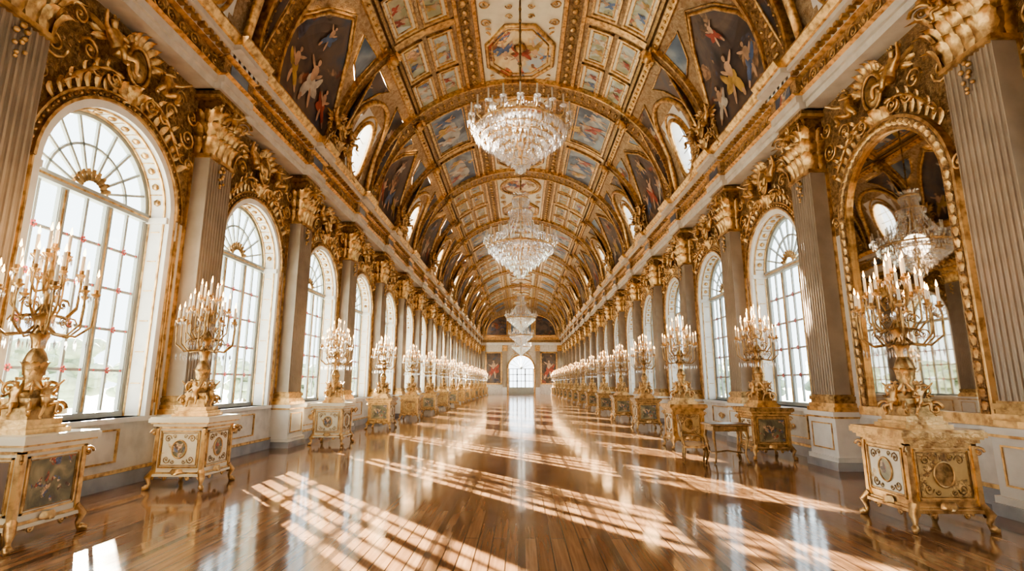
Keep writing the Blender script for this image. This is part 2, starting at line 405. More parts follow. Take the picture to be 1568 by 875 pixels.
def cartouche_group():
    b = MB()
    b.ball((0, -.1, .35), (.22, .12, .32), GOLDB, 14, 10)
    b.tube([(.27 * cos(a), -.14, .35 + .38 * sin(a)) for a in [2 * pi * i / 24 for i in range(24)]], .035, 6, GOLD, True)
    for i in range(9):
        a = radians(20 + 17.5 * i)
        b.leaf((.26 * cos(a), -.1, .38 + .36 * sin(a)), (cos(a), 0, sin(a)), (0, -1, 0), .13, .36, .2, GOLD)
    for sx in (-1, 1):
        M = Matrix.Translation((sx * .6, -.2, .25)) @ Matrix.Rotation(sx * .35, 4, 'Y') @ Matrix.Scale(sx, 4, (1, 0, 0)) @ Matrix.Scale(1.0, 4)
        b.merge(CH, M)
        b.spiral((sx * 1.02, -.1, .02), (sx, 0, 0), (0, 0, 1), .2, 1.6, .03, GOLD)
        b.spiral((sx * .45, -.12, -.18), (sx, 0, 0), (0, 0, -1), .17, 1.5, .03, GOLD)
        b.spiral((sx * .85, -.12, -.22), (-sx, 0, 0), (0, 0, -1), .13, 1.5, .024, GOLD)
        b.tube([(sx * (.3 + 1.1 * t), -.12, -.05 - .75 * t ** 1.6 + .1 * sin(pi * t)) for t in [i / 12 for i in range(13)]],
               [.034 + .014 * sin(i * 2.1) for i in range(13)], 6, GOLD)
        for i in range(9):
            t = .2 + i * .1
            p = (sx * (.3 + 1.1 * t), -.12, -.05 - .75 * t ** 1.6 + .1 * sin(pi * t))
            b.leaf(p, (sx * .5, -.1, .9 if i % 2 else -.8), (0, -1, 0), .085, .22, .1, GOLD, 3, 4)
    b.leaf((0, -.05, -.42), (0, 0, 1), (0, -1, 0), .3, .5, .26, GOLD)
    for sx in (-1, 1): b.leaf((sx * .1, -.05, -.36), (sx * .5, 0, 1), (sx * .3, -1, 0), .18, .4, .2, GOLD)
    return b
CART = cartouche_group()

# ------------------------------------------------------------------ pilaster
def pilaster():
    b = MB(); w = .36
    b.box(-.50, .50, -.50, -.001, 0, .14, GREY); b.box(-.48, .48, -.47, 0, .14, .22, WHITE)
    b.box(-.44, .44, -.43, 0, .22, .92, WHITE); b.box(-.49, .49, -.48, 0, .92, 1.0, WHITE); b.box(-.46, .46, -.45, 0, .885, .92, GOLD)
    for x0, x1, z0, z1 in ((-.33, .33, .34, .36), (-.33, .33, .78, .80), (-.33, -.31, .34, .8), (.31, .33, .34, .8)):
        b.box(x0, x1, -.445, -.43, z0, z1, GOLD)
    for z0, z1, e in ((1.0, 1.08, .09), (1.08, 1.15, .06), (1.15, 1.2, .03), (1.2, 1.27, .05), (1.27, 1.3, .02)):
        b.box(-w - e, w + e, -.34 - e, 0, z0, z1, GOLDB if z0 > 1.1 else GOLD)
    nf = 9; pr = [(-w, 0), (-w, -.34)]; st = 2 * w / nf
    for i in range(nf):
        xa = -w + st * i
        pr.append((xa + st * .14, -.34))
        for j in range(1, 5):
            a = pi * j / 5
            pr.append((xa + st * .5 - st * .36 * cos(a), -.34 + .035 * sin(a)))
        pr.append((xa + st * .86, -.34))
    pr += [(w, -.34), (w, 0)]; n = len(pr)
    vs = [(x, y, 1.3) for x, y in pr] + [(x, y, 5.62) for x, y in pr]
    b.add(vs, [(i, i + 1, n + i + 1, n + i) for i in range(n - 1)], TAUPE)
    for sx in (-1, 1): b.box(sx * (w + .0), sx * (w + .03), -.05, 0, 1.3, 5.6, GOLD)
    b.box(-w - .04, w + .04, -.38, 0, 5.56, 5.63, GOLD)
    b.box(-w, w, -.34, 0, 5.63, 6.7, GOLDB)
    for tier, (z, h, cu) in enumerate(((5.62, .46, .17), (5.85, .5, .22), (6.1, .52, .26))):
        for i in range(5):
            x = -w + .02 + (i + (.5 if tier % 2 == 0 else 0)) * .17
            if x > w: continue
            b.leaf((x, -.34, z), (0, 0, 1), (0, -1, 0), .17, h, cu, GOLD)
        for sx in (-1, 1):
            for yy in (-.25, -.08): b.leaf((sx * w, yy, z), (0, 0, 1), (sx, 0, 0), .17, h, cu * .6, GOLD, 3, 5)
            b.leaf((sx * w, -.34, z), (0, 0, 1), (sx, -1, 0), .18, h, cu * 1.15, GOLD)
    for sx in (-1, 1):
        b.spiral((sx * .40, -.46, 6.52), (sx * .7, -.7, 0), (0, 0, 1), .15, 1.7, .03, GOLD)
        b.spiral((sx * .16, -.44, 6.52), (-sx, 0, 0), (0, 0, 1), .11, 1.6, .022, GOLD)
    M = Matrix.Translation((0, -.5, 6.35)) @ Matrix.Scale(.5, 4); b.merge(CH, M)
    b.box(-.48, .48, -.46, 0, 6.7, 6.76, GOLD); b.box(-.46, .46, -.43, 0, 6.76, ZE, GOLDB)
    for i in range(9): b.ball((.07 * sin(i * 2.3), -.37, 5.5 - i * .05), .04 - .002 * i, GOLD, 6, 4)
    return b
PIL = pilaster().mesh('pilaster')
for side in (-1, 1):
    for k in range(-2, 18):
        y = OFF[side] + BAY * k
        if y < Y0 + .55 or y > Y1 - .55: continue
        on_wall('pilaster', PIL, side, y)

# ------------------------------------------------------------------ window
def arcpts(r, n=24, a0=0, a1=pi): return [(r * cos(a0 + (a1 - a0) * i / n), ZS + r * sin(a0 + (a1 - a0) * i / n)) for i in range(n + 1)]
def arcbar(b, r0, r1, y0, y1, mat, n=24):
    A, B = arcpts(r0, n), arcpts(r1, n); vs = []
    for (x, z), (X, Z) in zip(A, B): vs += [(x, y0, z), (X, y0, Z), (X, y1, Z), (x, y1, z)]
    b.add(vs, [(4 * i + k, 4 * i + (k + 1) % 4, 4 * i + 4 + (k + 1) % 4, 4 * i + 4 + k) for i in range(n) for k in range(4)], mat)
def window():
    b = MB(); yf, yb = .32, .40
    arcbar(b, 1.12, 1.2, yf, yb, FRAMEW)
    for sx in (-1, 1): b.box(sx * 1.2, sx * 1.12, yf, yb, SILL, ZS, FRAMEW)
    b.box(-1.2, 1.2, yf - .02, yb, SILL, SILL + .08, FRAMEW); b.box(-1.2, 1.2, yf - .04, yb, ZS - .08, ZS + .05, FRAMEW)
    b.box(-1.2, 1.2, yf - .05, yf - .04, ZS - .03, ZS + .0, GOLD)
    for x in (-.40, .40): b.box(x - .05, x + .05, yf, yb, SILL, ZS, FRAMEW); b.box(x - .012, x + .012, yf - .01, yf, SILL + .1, ZS - .1, GOLD)
    cols = [(-1.12, -.445), (-.355, .355), (.445, 1.12)]; rows = 5
    zz = [SILL + .08 + (ZS - .08 - SILL - .08) * i / rows for i in range(rows + 1)]
    for x0, x1 in cols:
        xm = (x0 + x1) / 2; b.box(xm - .02, xm + .02, yf + .02, yb - .02, SILL + .1, ZS - .08, FRAMEW)
        for e in (x0, x1 - .02): b.box(e, e + .02, yf + .01, yb - .01, SILL + .1, ZS - .08, FRAMEW)
        for z in zz[1:-1]: b.box(x0, x1, yf + .02, yb - .02, z - .02, z + .02, FRAMEW)
        for z in zz[1:-1]:
            for i in range(5):
                a = 2 * pi * i / 5; b.ball((xm + .035 * cos(a), yf + .0, z + .035 * sin(a)), (.02, .008, .02), RED, 5, 4)
            for e in (x0 + .08, x1 - .08): b.ball((e, yf + .0, z), (.018, .008, .018), RED, 5, 4)
    for i in range(1, 10):
        a = pi * i / 10; w = .018; c, s_ = cos(a), sin(a)
        pts = [(.3 * c + w * s_, .3 * s_ - w * c), (1.13 * c + w * s_, 1.13 * s_ - w * c), (1.13 * c - w * s_, 1.13 * s_ + w * c), (.3 * c - w * s_, .3 * s_ + w * c)]
        b.add([(x, yf + .02, ZS + z) for x, z in pts] + [(x, yb - .02, ZS + z) for x, z in pts], [(0, 1, 2, 3), (4, 5, 6, 7), (0, 1, 5, 4), (1, 2, 6, 5), (2, 3, 7, 6), (3, 0, 4, 7)], FRAMEW)
        b.leaf((.16 * c, yf, ZS + .04 + .14 * s_), (c, 0, s_), (0, -1, 0), .08, .27, .03, GOLDB, 2, 4)
    arcbar(b, .29, .33, yf, yb, GOLD, 16); arcbar(b, .70, .735, yf + .02, yb - .02, FRAMEW, 20)
    b.add([(-1.18, .37, SILL), (1.18, .37, SILL), (1.18, .37, ZS)] + [(x, .37, z) for x, z in arcpts(1.18)] + [(-1.18, .37, ZS)], [tuple(range(29))], GLASS)
    for i in range(1, 14):
        a = pi * i / 14
        M = Matrix.Translation((1.19 * cos(a), .17, ZS + 1.19 * sin(a))) @ Matrix.Rotation(-a + pi / 2, 4, 'Y')
        b.lathe([(.0, -.025), (.055, -.02), (.06, 0), (.0, .0)], 6, GOLD, M=M)
        arcp = [a + pi / 28 - .008, a + pi / 28 + .008]
        b.add([(1.19 * cos(q), y, ZS + 1.19 * sin(q)) for q in arcp for y in (.06, .3)], [(0, 1, 3, 2)], GOLDB)
    arcbar(b, 1.17, 1.2, .03, .055, GOLD); arcbar(b, 1.17, 1.2, .28, .30, GOLD)
    for sx in (-1, 1):
        b.box(sx * 1.2, sx * 1.18, .03, .055, SILL, ZS, GOLD); b.box(sx * 1.2, sx * 1.18, .28, .3, SILL, ZS, GOLD)
        for z in [SILL + .5 + i * .5 for i in range(6)]: b.box(sx * 1.2, sx * 1.185, .1, .24, z, z + .015, GOLD)
        b.box(sx * 1.2, sx * 1.15, -.03, .32, ZS - .1, ZS, WHITE)
    b.box(-1.3, 1.3, -.08, .32, SILL - .07, SILL, WHITE)
    arcbar(b, 1.2, 1.31, -.05, 0, WHITE); arcbar(b, 1.31, 1.35, -.09, 0, GOLD); arcbar(b, 1.35, 1.44, -.04, 0, GOLDR); arcbar(b, 1.44, 1.47, -.08, 0, GOLD)
    for i in range(1, 40):
        a = pi * i / 40; b.ball((1.395 * cos(a), -.06, ZS + 1.395 * sin(a)), .026, GOLD, 6, 4)
    for sx in (-1, 1):
        b.box(sx * 1.2, sx * 1.31, -.05, 0, SILL, ZS, WHITE); b.box(sx * 1.31, sx * 1.335, -.07, 0, SILL, ZS, GOLD); b.box(sx * 1.335, sx * 1.44, -.03, 0, SILL, ZS, CREAM); b.box(sx * 1.44, sx * 1.47, -.05, 0, SILL, ZS, GOLD)
        for i in range(8):
            g = radians(36 + i * 6.2); a = g if sx > 0 else pi - g
            b.leaf((1.45 * cos(a), -.04, ZS + 1.45 * sin(a)), (cos(a), 0, sin(a) + (.5 if i % 2 else .1)), (0, -1, 0), .09, .3, .12, GOLD, 3, 5)
        b.spiral((sx * 1.34, -.08, 5.78), (-sx, 0, 0), (0, 0, -1), .2, 1.8, .024, GOLD)
        b.spiral((sx * 1.45, -.08, 5.32), (sx, 0, 0), (0, 0, 1), .12, 1.6, .02, GOLD)
        b.spiral((sx * 1.4, -.08, 6.22), (sx, 0, 0), (0, 0, -1), .16, 1.6, .022, GOLD)
        b.spiral((sx * 1.05, -.08, 6.4), (sx, 0, 0), (0, 0, 1), .15, 1.6, .022, GOLD)
        b.tube([(sx * 1.39, -.05, SILL + .2 + i * .3) for i in range(10)], [.012 + .010 * (i % 2) for i in range(10)], 5, GOLD)
    def fr(x0, x1, z0, z1):
        for q in ((x0, x1, z0, z0 + .025), (x0, x1, z1 - .025, z1), (x0, x0 + .025, z0, z1), (x1 - .025, x1, z0, z1)): b.box(q[0], q[1], -.03, 0, q[2], q[3], GOLD)
    fr(-.75, .75, .36, .84); b.box(-1.46, 1.46, -.05, 0, .93, SILL, WHITE)
    b.leaf((0, -.02, .48), (0, 0, 1), (0, -1, 0), .14, .26, .04, GOLD)
    for sx in (-1, 1): b.spiral((sx * .14, -.03, .56), (sx, 0, 0), (0, 0, 1), .08, 1.3, .015, GOLD)
    return b
WIN = window().mesh('window')
CARTM = CART.mesh('gilded_cherub_sculpture')
pl = bpy.data.lights.new('sky_portal', 'AREA'); pl.shape = 'RECTANGLE'; pl.size = 2.4; pl.size_y = 4.5
try: pl.cycles.is_portal = True; portal_ok = True
except Exception: portal_ok = False
wn = 1
for side in (-1, 1):
    for k in NB:
        y = OFF[side] + 2 + BAY * k
        on_wall('gilded_cherub_sculpture', CARTM, side, y, x=5.99, z=6.0, sc=.82)
        if side == 1 and k == 0: continue
        w = on_wall('window_%d' % wn, WIN, side, y); wn += 1
        if portal_ok:
            L = bpy.data.objects.new('sky_portal', pl); COL.objects.link(L); L.parent = w
            L.location = (0, .46, 3.2); L.rotation_euler = (-pi / 2, 0, 0)

# ------------------------------------------------------------------ wall mirror
def mirror():
    b = MB()
    b.add([(-1.2, -.04, SILL), (1.2, -.04, SILL)] + [(x, -.04, z) for x, z in arcpts(1.2)], [tuple(range(27))], MIRROR)
    for r0, r1, d, m_ in ((1.14, 1.18, .1, GOLD), (1.18, 1.32, .13, GOLDR), (1.32, 1.37, .12, GOLD)):
        arcbar(b, r0, r1, -d, 0, m_)
        for sx in (-1, 1): b.box(sx * r0, sx * r1, -d, 0, SILL, ZS, m_)
    b.box(-1.38, 1.38, -.14, 0, SILL - .04, SILL + .1, GOLD)
    for sx in (-1, 1):
        for i in range(20):
            b.leaf((sx * 1.25, -.12, SILL + .15 + i * .16), (0, 0, 1), (0, -1, 0), .11, .18, .05, GOLD, 3, 4)
        b.spiral((sx * 1.45, -.1, ZS + .1), (sx, 0, 0), (0, 0, 1), .13, 1.6, .025, GOLD)
        b.spiral((sx * 1.42, -.08, 5.75), (-sx, 0, 0), (0, 0, -1), .2, 1.8, .026, GOLD)
        b.spiral((sx * 1.45, -.08, 6.2), (sx, 0, 0), (0, 0, -1), .17, 1.6, .024, GOLD)
        for i in range(8):
            g = radians(34 + i * 6.5); a = g if sx > 0 else pi - g
            b.leaf((1.4 * cos(a), -.04, ZS + 1.4 * sin(a)), (cos(a), 0, sin(a) + .4), (0, -1, 0), .1, .34, .14, GOLD, 3, 5)
    for i in range(1, 30):
        a = pi * i / 30; b.leaf((1.25 * cos(a), -.12, ZS + 1.25 * sin(a)), (-sin(a), 0, cos(a)), (0, -1, 0), .11, .18, .05, GOLD, 3, 4)
    for q in ((-.75, .75, .36, .385), (-.75, .75, .82, .845), (-.75, -.725, .36, .84), (.725, .75, .36, .84)): b.box(q[0], q[1], -.03, 0, q[2], q[3], GOLD)
    b.box(-1.45, 1.45, -.06, 0, .9, SILL - .04, WHITE)
    return b
on_wall('gilt_wall_mirror', mirror().mesh('gilt_wall_mirror'), 1, OFF[1] + 2, x=5.998, sc=(.95, 1, 1.02))

# ------------------------------------------------------------------ entablature
ENT = [((.36, ZE), (.36, 6.98), ENTW), ((.36, 6.98), (.41, 6.98), ENTW), ((.41, 6.98), (.41, 7.12), ENTW), ((.41, 7.12), (.47, 7.17), GOLD),
       ((.47, 7.17), (.38, 7.17), GOLD), ((.38, 7.17), (.38, 7.5), GOLDR), ((.38, 7.5), (.47, 7.54), GOLD), ((.47, 7.54), (.47, 7.62), ENTW),
       ((.47, 7.62), (.66, 7.64), ENTW), ((.66, 7.64), (.66, 7.74), ENTW), ((.66, 7.74), (.7, 7.76), GOLD), ((.7, 7.76), (.78, 7.88), GOLD), ((.78, 7.88), (.78, 7.92), GOLD), ((.78, 7.92), (.3, 7.92), ENTW), ((.36, ZE), (0, ZE), ENTW)]
for idx, side in enumerate((-1, 1)):
    b = MB()
    def run(y0, y1, e, caps):
        for (d0, z0), (d1, z1), m_ in ENT:
            a0 = side * (XW - d0 - (e if d0 > .01 else 0)); a1 = side * (XW - d1 - (e if d1 > .01 else 0))
            b.add([(a0, y0, z0), (a0, y1, z0), (a1, y1, z1), (a1, y0, z1)], [(0, 1, 2, 3)], m_)
            if caps:
                for yy in (y0, y1): b.add([(a0, yy, z0), (a1, yy, z1), (side * XW, yy, z1), (side * XW, yy, z0)], [(0, 1, 2, 3)], m_)
    run(Y0, Y1, 0, False)
    for k in range(-2, 18):
        y = OFF[side] + BAY * k
        if y < Y0 + .55 or y > Y1 - .55: continue
        run(y - .52, y + .52, .13, True)
        b.box(side * (XW - .52), side * (XW - .50), y - .3, y + .3, 7.22, 7.46, P_BLUE)
    y = Y0 + .1
    while y < Y1:
        b.box(side * (XW - .47), side * (XW - .6), y, y + .09, 7.55, 7.62, GOLD); y += .18
    y = Y0 + .3; i = 0
    while y < Y1:
        if y < 45:
            b.spiral((side * (XW - .4), y, 7.33), (0, 1, 0), (0, 0, 1 if i % 2 else -1), .13, 1.4, .018, GOLD, 4, 12)
        y += .3; i += 1
    obj('trim_%d' % (idx + 1), b.mesh('entablature'))

# ------------------------------------------------------------------ vault
def VP(t, y, o=0.0): return ((VA - o) * cos(t), y, ZC + (VB - o) * sin(t))
def slab(b, t0, t1, y0, y1, o0, o1, mat):
    if t0 > t1: t0, t1 = t1, t0
    n = max(1, int(ceil((t1 - t0) / .07))); vs = []
    for i in range(n + 1):
        t = t0 + (t1 - t0) * i / n
        vs += [VP(t, y0, o0), VP(t, y0, o1), VP(t, y1, o1), VP(t, y1, o0)]
    fs = []
    for i in range(n):
        k = 4 * i; fs += [(k, k + 1, k + 5, k + 4), (k + 1, k + 2, k + 6, k + 5), (k + 2, k + 3, k + 7, k + 6)]
    fs += [(0, 1, 2, 3), (4 * n, 4 * n + 1, 4 * n + 2, 4 * n + 3)]
    b.add(vs, fs, mat)
def vframe(b, t0, t1, y0, y1, w, o, mat):
    wt = w / 5.1
    slab(b, t0, t1, y0, y0 + w, 0, o, mat); slab(b, t0, t1, y1 - w, y1, 0, o, mat)
    slab(b, t0, t0 + wt, y0, y1, 0, o, mat); slab(b, t1 - wt, t1, y0, y1, 0, o, mat)
def shape(b, c, pts, o, mat, rings=5):
    n = len(pts); vs = [VP(c[0], c[1], o)]
    for r in range(1, rings + 1):
        for t, y in pts: vs.append(VP(c[0] + (t - c[0]) * r / rings, c[1] + (y - c[1]) * r / rings, o))
    fs = [(0, 1 + i, 1 + (i + 1) % n) for i in range(n)]
    for r in range(rings - 1):
        fs += [(1 + r * n + i, 1 + r * n + (i + 1) % n, 1 + (r + 1) * n + (i + 1) % n, 1 + (r + 1) * n + i) for i in range(n)]
    b.add(vs, fs, mat)
def ptube(b, pts, o, r, mat): b.tube([VP(t, y, o) for t, y in pts], r, 6, mat, True)
def vfig(b, ct, cy, upsign, s, pose, drape, o):
    # upsign +-1: body axis runs up the vault side; 0: along the hall
    if upsign: put = lambda a, c, l: VP(ct + upsign * c / 5.0, cy + a, o + l)
    else: put = lambda a, c, l: VP(ct + a / 5.4, cy + c, o + l)
    painted_figure(b, put, s, pose, drape)
def vcloud(b, ct, cy, ry, rt, o):
    shape(b, (ct, cy), [(ct + rt / 5.2 * sin(a) * (1 + .15 * sin(4 * a)), cy + ry * cos(a) * (1 + .12 * sin(5 * a))) for a in [2 * pi * i / 16 for i in range(16)]], o, CLOUD, 3)
TX = lambda x: acos(x / VA)
tA, tB, tC = TX(1.38), TX(1.92), TX(3.95)
b = MB()
kmax = 17
OV_T, OV_Y = .205, .62; OV_C = .245
RR = random.Random(3)
for k in range(-3, kmax):
    y0 = VOFF + BAY * k; y1 = y0 + BAY; yc = y0 + 2
    y0 = max(y0, Y0)
    if y1 <= y0: continue
    ocul = (k % 2 == 0)
    full = (y1 - y0) > 3.9
    figs = full and k < 10
    for sg in (0, 1):
        mir = (lambda t: t) if sg == 0 else (lambda t: pi - t)
        ups = 1 if sg == 0 else -1
        slab(b, mir(tC), mir(pi / 2), y0, y1, -.05, 0, PALEG)
        if not full:
            slab(b, mir(0), mir(tC), y0, y1, -.05, 0, PALEG); continue
        if ocul:
            ta, tb = .02, .5; ya, yb2 = yc - .85, yc + .85
            slab(b, mir(0), mir(tC), y0, ya, -.05, 0, PALEG); slab(b, mir(0), mir(tC), yb2, y1, -.05, 0, PALEG)
            slab(b, mir(0), mir(ta), ya, yb2, -.05, 0, PALEG); slab(b, mir(tb), mir(tC), ya, yb2, -.05, 0, PALEG)
            n = 32; vs = []; cs = []
            for i in range(n):
                a = 2 * pi * (i + .5) / n; dx, dy = cos(a), sin(a)
                s_ = 1 / max(abs(dx), abs(dy))
                tt = OV_C + dx * OV_T; yy = yc + dy * OV_Y
                T = (ta + tb) / 2 + dx * s_ * (tb - ta) / 2; Y = yc + dy * s_ * .85
                vs += [VP(mir(tt), yy), VP(mir(T), Y), VP(mir(tt), yy, -.35)]
                cs.append((mir(tt), yy))
            fs = []
            for i in range(n):
                j = (i + 1) % n
                fs += [(3 * i, 3 * i + 1, 3 * j + 1, 3 * j), (3 * i, 3 * j, 3 * j + 2, 3 * i + 2)]
            b.add(vs, fs, WHITE)
            for ct in (ta, tb):
                for cy in (ya, yb2):
                    slab(b, mir(ct), mir(ct + (.07 if ct == ta else -.07)), cy, cy + (.12 if cy == ya else -.12), -.03, .005, PALEG)
            ptube(b, cs, .03, .07, GOLD); ptube(b, [(mir(OV_C) + (t - mir(OV_C)) * 1.22, yc + (y - yc) * 1.2) for t, y in cs], .03, .04, GOLD)
            b.tube([VP(mir(OV_C - OV_T), yc, -.2), VP(mir(OV_C), yc, -.2), VP(mir(OV_C + OV_T), yc, -.2)], .025, 4, FRAMEW)
            for dt in (-.09, .0, .09): b.tube([VP(mir(OV_C + dt), yc - .58, -.2), VP(mir(OV_C + dt), yc + .58, -.2)], .02, 4, FRAMEW)
            arch = [(mir(0), yc - 1.25)] + [(mir(.30 + .30 * sin(pi * i / 14)), yc - 1.25 * cos(pi * i / 14)) for i in range(15)] + [(mir(0), yc + 1.25)]
            b.tube([VP(t, y, .06) for t, y in arch], .09, 6, GOLD)
            for s2 in (-1, 1):
                pts = [(mir(.03), yc + s2 * 1.8), (mir(.03), yc + s2 * 1.4), (mir(.3), yc + s2 * 1.42), (mir(.45), yc + s2 * 1.28), (mir(.6), yc + s2 * .85), (mir(.68), yc + s2 * .5), (mir(.68), yc + s2 * 1.8)]
                shape(b, (mir(.5), yc + s2 * 1.6), pts, .015, P_DARK, 5); ptube(b, pts, .03, .035, GOLD)
                if figs: vfig(b, mir(.55), yc + s2 * 1.45, ups, .42, k + s2, DRAPES[(k + s2) % 4], .02)
        else:
            slab(b, mir(0), mir(tC), y0, y1, -.05, 0, PALEG)
            pts = [(mir(.03), yc - 1.45), (mir(.25), yc - 1.6), (mir(.42), yc - 1.25), (mir(.55), yc - .75), (mir(.66), yc), (mir(.55), yc + .75), (mir(.42), yc + 1.25), (mir(.25), yc + 1.6), (mir(.03), yc + 1.45)]
            shape(b, (mir(.3), yc), pts, .02, P_DARK, 6); ptube(b, pts, .04, .055, GOLD)
            ptube(b, [(mir(.3) + (t - mir(.3)) * 1.08, yc + (y - yc) * 1.08) for t, y in pts], .03, .025, GOLD)
            if figs:
                for q, (dy, tt, s_) in enumerate(((-.8, .24, .75), (.05, .27, .95), (.9, .22, .72), (-.2, .5, .5))):
                    vfig(b, mir(tt), yc + dy, ups, s_, q + k, DRAPES[(q + k + sg) % 4], .025 + .012 * q)
            for s2 in (-1, 1):
                pts = [(mir(.5), yc + s2 * 1.8), (mir(.55), yc + s2 * 1.25), (mir(.68), yc + s2 * .75), (mir(.7), yc + s2 * 1.8)]
                shape(b, (mir(.63), yc + s2 * 1.5), pts, .015, P_BLUE, 4); ptube(b, pts, .03, .03, GOLD)
        for tt, w, o, m_ in ((tC, .2, .12, GOLD), (tB, .1, .1, GOLD), (tA, .1, .1, GOLD)):
            slab(b, mir(tt - w / 10), mir(tt + w / 10), y0, y1, 0, o, m_)
        slab(b, mir(tC + .035), mir(tC + .05), y0, y1, 0, .16, GOLDB)
        slab(b, mir(tB + .02), mir(tA - .02), y0, y1, 0, .02, GOLDR)
        for i in range(10):
            t = mir((tA + tB) / 2); p = VP(t, y0 + .2 + .4 * i, .04); b.ball(p, (.1, .12, .05), GOLD, 8, 4)
        for i in range(16):
            p = VP(mir(tC), y0 + .125 + .25 * i, .13); b.ball(p, (.05, .05, .05), GOLD, 6, 4)
        land = ((k + 1) // 2) % 2 == 1
        if land:
            for y_a, y_b in ((y0 + .25, yc - .08), (yc + .08, y1 - .25)):
                tm = (tC + tB) / 2 + .02
                for q0, q1, mt in ((tC + .07, tm - .015, P_LAND), (tm + .015, tB - .035, P_LAND)):
                    lo, hi = sorted((mir(q0), mir(q1)))
                    slab(b, lo, hi, y_a + .02, y_b - .02, 0, .015, IVORY)
                    slab(b, lo + .035, hi - .035, y_a + .18, y_b - .18, 0, .03, mt)
                    vframe(b, lo, hi, y_a, y_b, .06, .08, GOLD); vframe(b, lo + .03, hi - .03, y_a + .16, y_b - .16, .035, .06, GOLD)
                    if figs:
                        for q in (-1, 1): vfig(b, (lo + hi) / 2, (y_a + y_b) / 2 + q * .22, ups, .34, q + k + RR.randint(0, 3), DRAPES[RR.randint(0, 3)], .034 + .006 * (q + 1))
        else:
            lo, hi = sorted((mir(tC + .08), mir(tB - .04)))
            slab(b, lo + .02, hi - .02, y0 + .4, y1 - .4, 0, .02, P_BLUE)
            vframe(b, lo, hi, y0 + .3, y1 - .3, .1, .1, GOLD); vframe(b, lo + .03, hi - .03, y0 + .46, y1 - .46, .035, .06, GOLD)
            if figs:
                cm = (lo + hi) / 2
                vcloud(b, cm, yc + .3, .9, .38, .024)
                for q, (dy, s_) in enumerate(((-.75, .6), (.0, .75), (.75, .58))): vfig(b, cm + .02 * q, yc + dy, ups, s_, q + k + sg, DRAPES[(q + k + 2 * sg) % 4], .03 + .008 * q)
    if full:
        dt, dy = 1.12 / VA, 1.5
        slab(b, tA + .02, pi - tA - .02, y0, y1, 0, .01, IVORY)
        if k % 2 == 0:
            n = 8; pts = [(pi / 2 + dt * cos(pi / 8 + i * pi / 4) * 1.08, yc + dy * sin(pi / 8 + i * pi / 4)) for i in range(n)]
        else:
            n = 28; pts = [(pi / 2 + dt * cos(2 * pi * i / n), yc + 1.25 * sin(2 * pi * i / n)) for i in range(n)]
        shape(b, (pi / 2, yc), pts, .03, P_MED); ptube(b, pts, .06, .075, GOLD)
        ptube(b, [(pi / 2 + (t - pi / 2) * .84, yc + (y - yc) * .84) for t, y in pts], .05, .03, GOLD)
        if figs:
            for q, (dx, dyy, s_) in enumerate(((-.5, -.1, .62), (.0, .2, .8), (.5, -.05, .62))): vfig(b, pi / 2 + dx / 5.4, yc + dyy, 0, s_, q + k, DRAPES[(q + k) % 3], .036 + .01 * q)
        for s1 in (-1, 1):
            for s2 in (-1, 1):
                b.spiral(VP(pi / 2 + s1 * .2, yc + s2 * 1.6, .05), (s1, 0, 0), (0, s2, 0), .17, 1.5, .025, GOLD, 5, 14)
                b.spiral(VP(pi / 2 + s1 * .06, yc + s2 * 1.78, .05), (-s1, 0, 0), (0, s2, 0), .11, 1.5, .02, GOLD, 5, 12)
                for q in range(3): b.leaf(VP(pi / 2 + s1 * .2, yc + s2 * (1.2 + .15 * q), .04), (s1, s2 * (q - 1) * .8, 0), (0, 0, -1), .1, .26, .06, GOLD, 3, 4)
    if k % 2 == 1:
        wr = .42
        slab(b, 0, pi, y0 - wr, y0 + wr, 0, .14, GOLDR)
        slab(b, 0, pi, y0 - wr - .06, y0 - wr + .02, 0, .2, GOLD); slab(b, 0, pi, y0 + wr - .02, y0 + wr + .06, 0, .2, GOLD)
        for i in range(1, 56):
            t = pi * i / 56; p = VP(t, y0, .16); b.ball(p, (.06, .12, .06), GOLD, 6, 4)
            for s2 in (-1, 1): b.ball(VP(t, y0 + s2 * .27, .15), (.035, .035, .035), GOLD, 5, 4)
    elif full:
        wr = .14
        for t0_, t1_ in ((0, tC), (pi - tC, pi)):
            slab(b, t0_, t1_, y0 - wr, y0 + wr, 0, .12, GOLDR)
            for s2 in (-1, 1): slab(b, t0_, t1_, y0 + s2 * wr - .03, y0 + s2 * wr + .03, 0, .16, GOLD)
        for t0_, t1_ in ((tC, tB), (pi - tB, pi - tC)): slab(b, t0_, t1_, y0 - .12, y0 + .12, 0, .05, GOLD)
    if full:
        for t in (tC, pi - tC):
            c = Vector(VP(t, y0, .22)); nr = Vector((-cos(t), 0, -sin(t)))
            b.ball(tuple(c + nr * .1), (.14, .14, .18), GOLD, 10, 7)
            for i in range(10):
                a = 2 * pi * i / 10; d = Vector((sin(t) * cos(a) * (-1), sin(a), cos(t) * cos(a)))
                b.leaf(c, d, nr, .17, .4, .18, GOLD, 3, 5)
obj('ceiling', b.mesh('ceiling'))

for side in (-1, 1):
    for k in range(0, 17, 2):
        y = VOFF + BAY * k
        obj('gilded_cherub_sculpture', CARTM, (side * 5.22, y, 8.3), -side * pi / 2, .82)

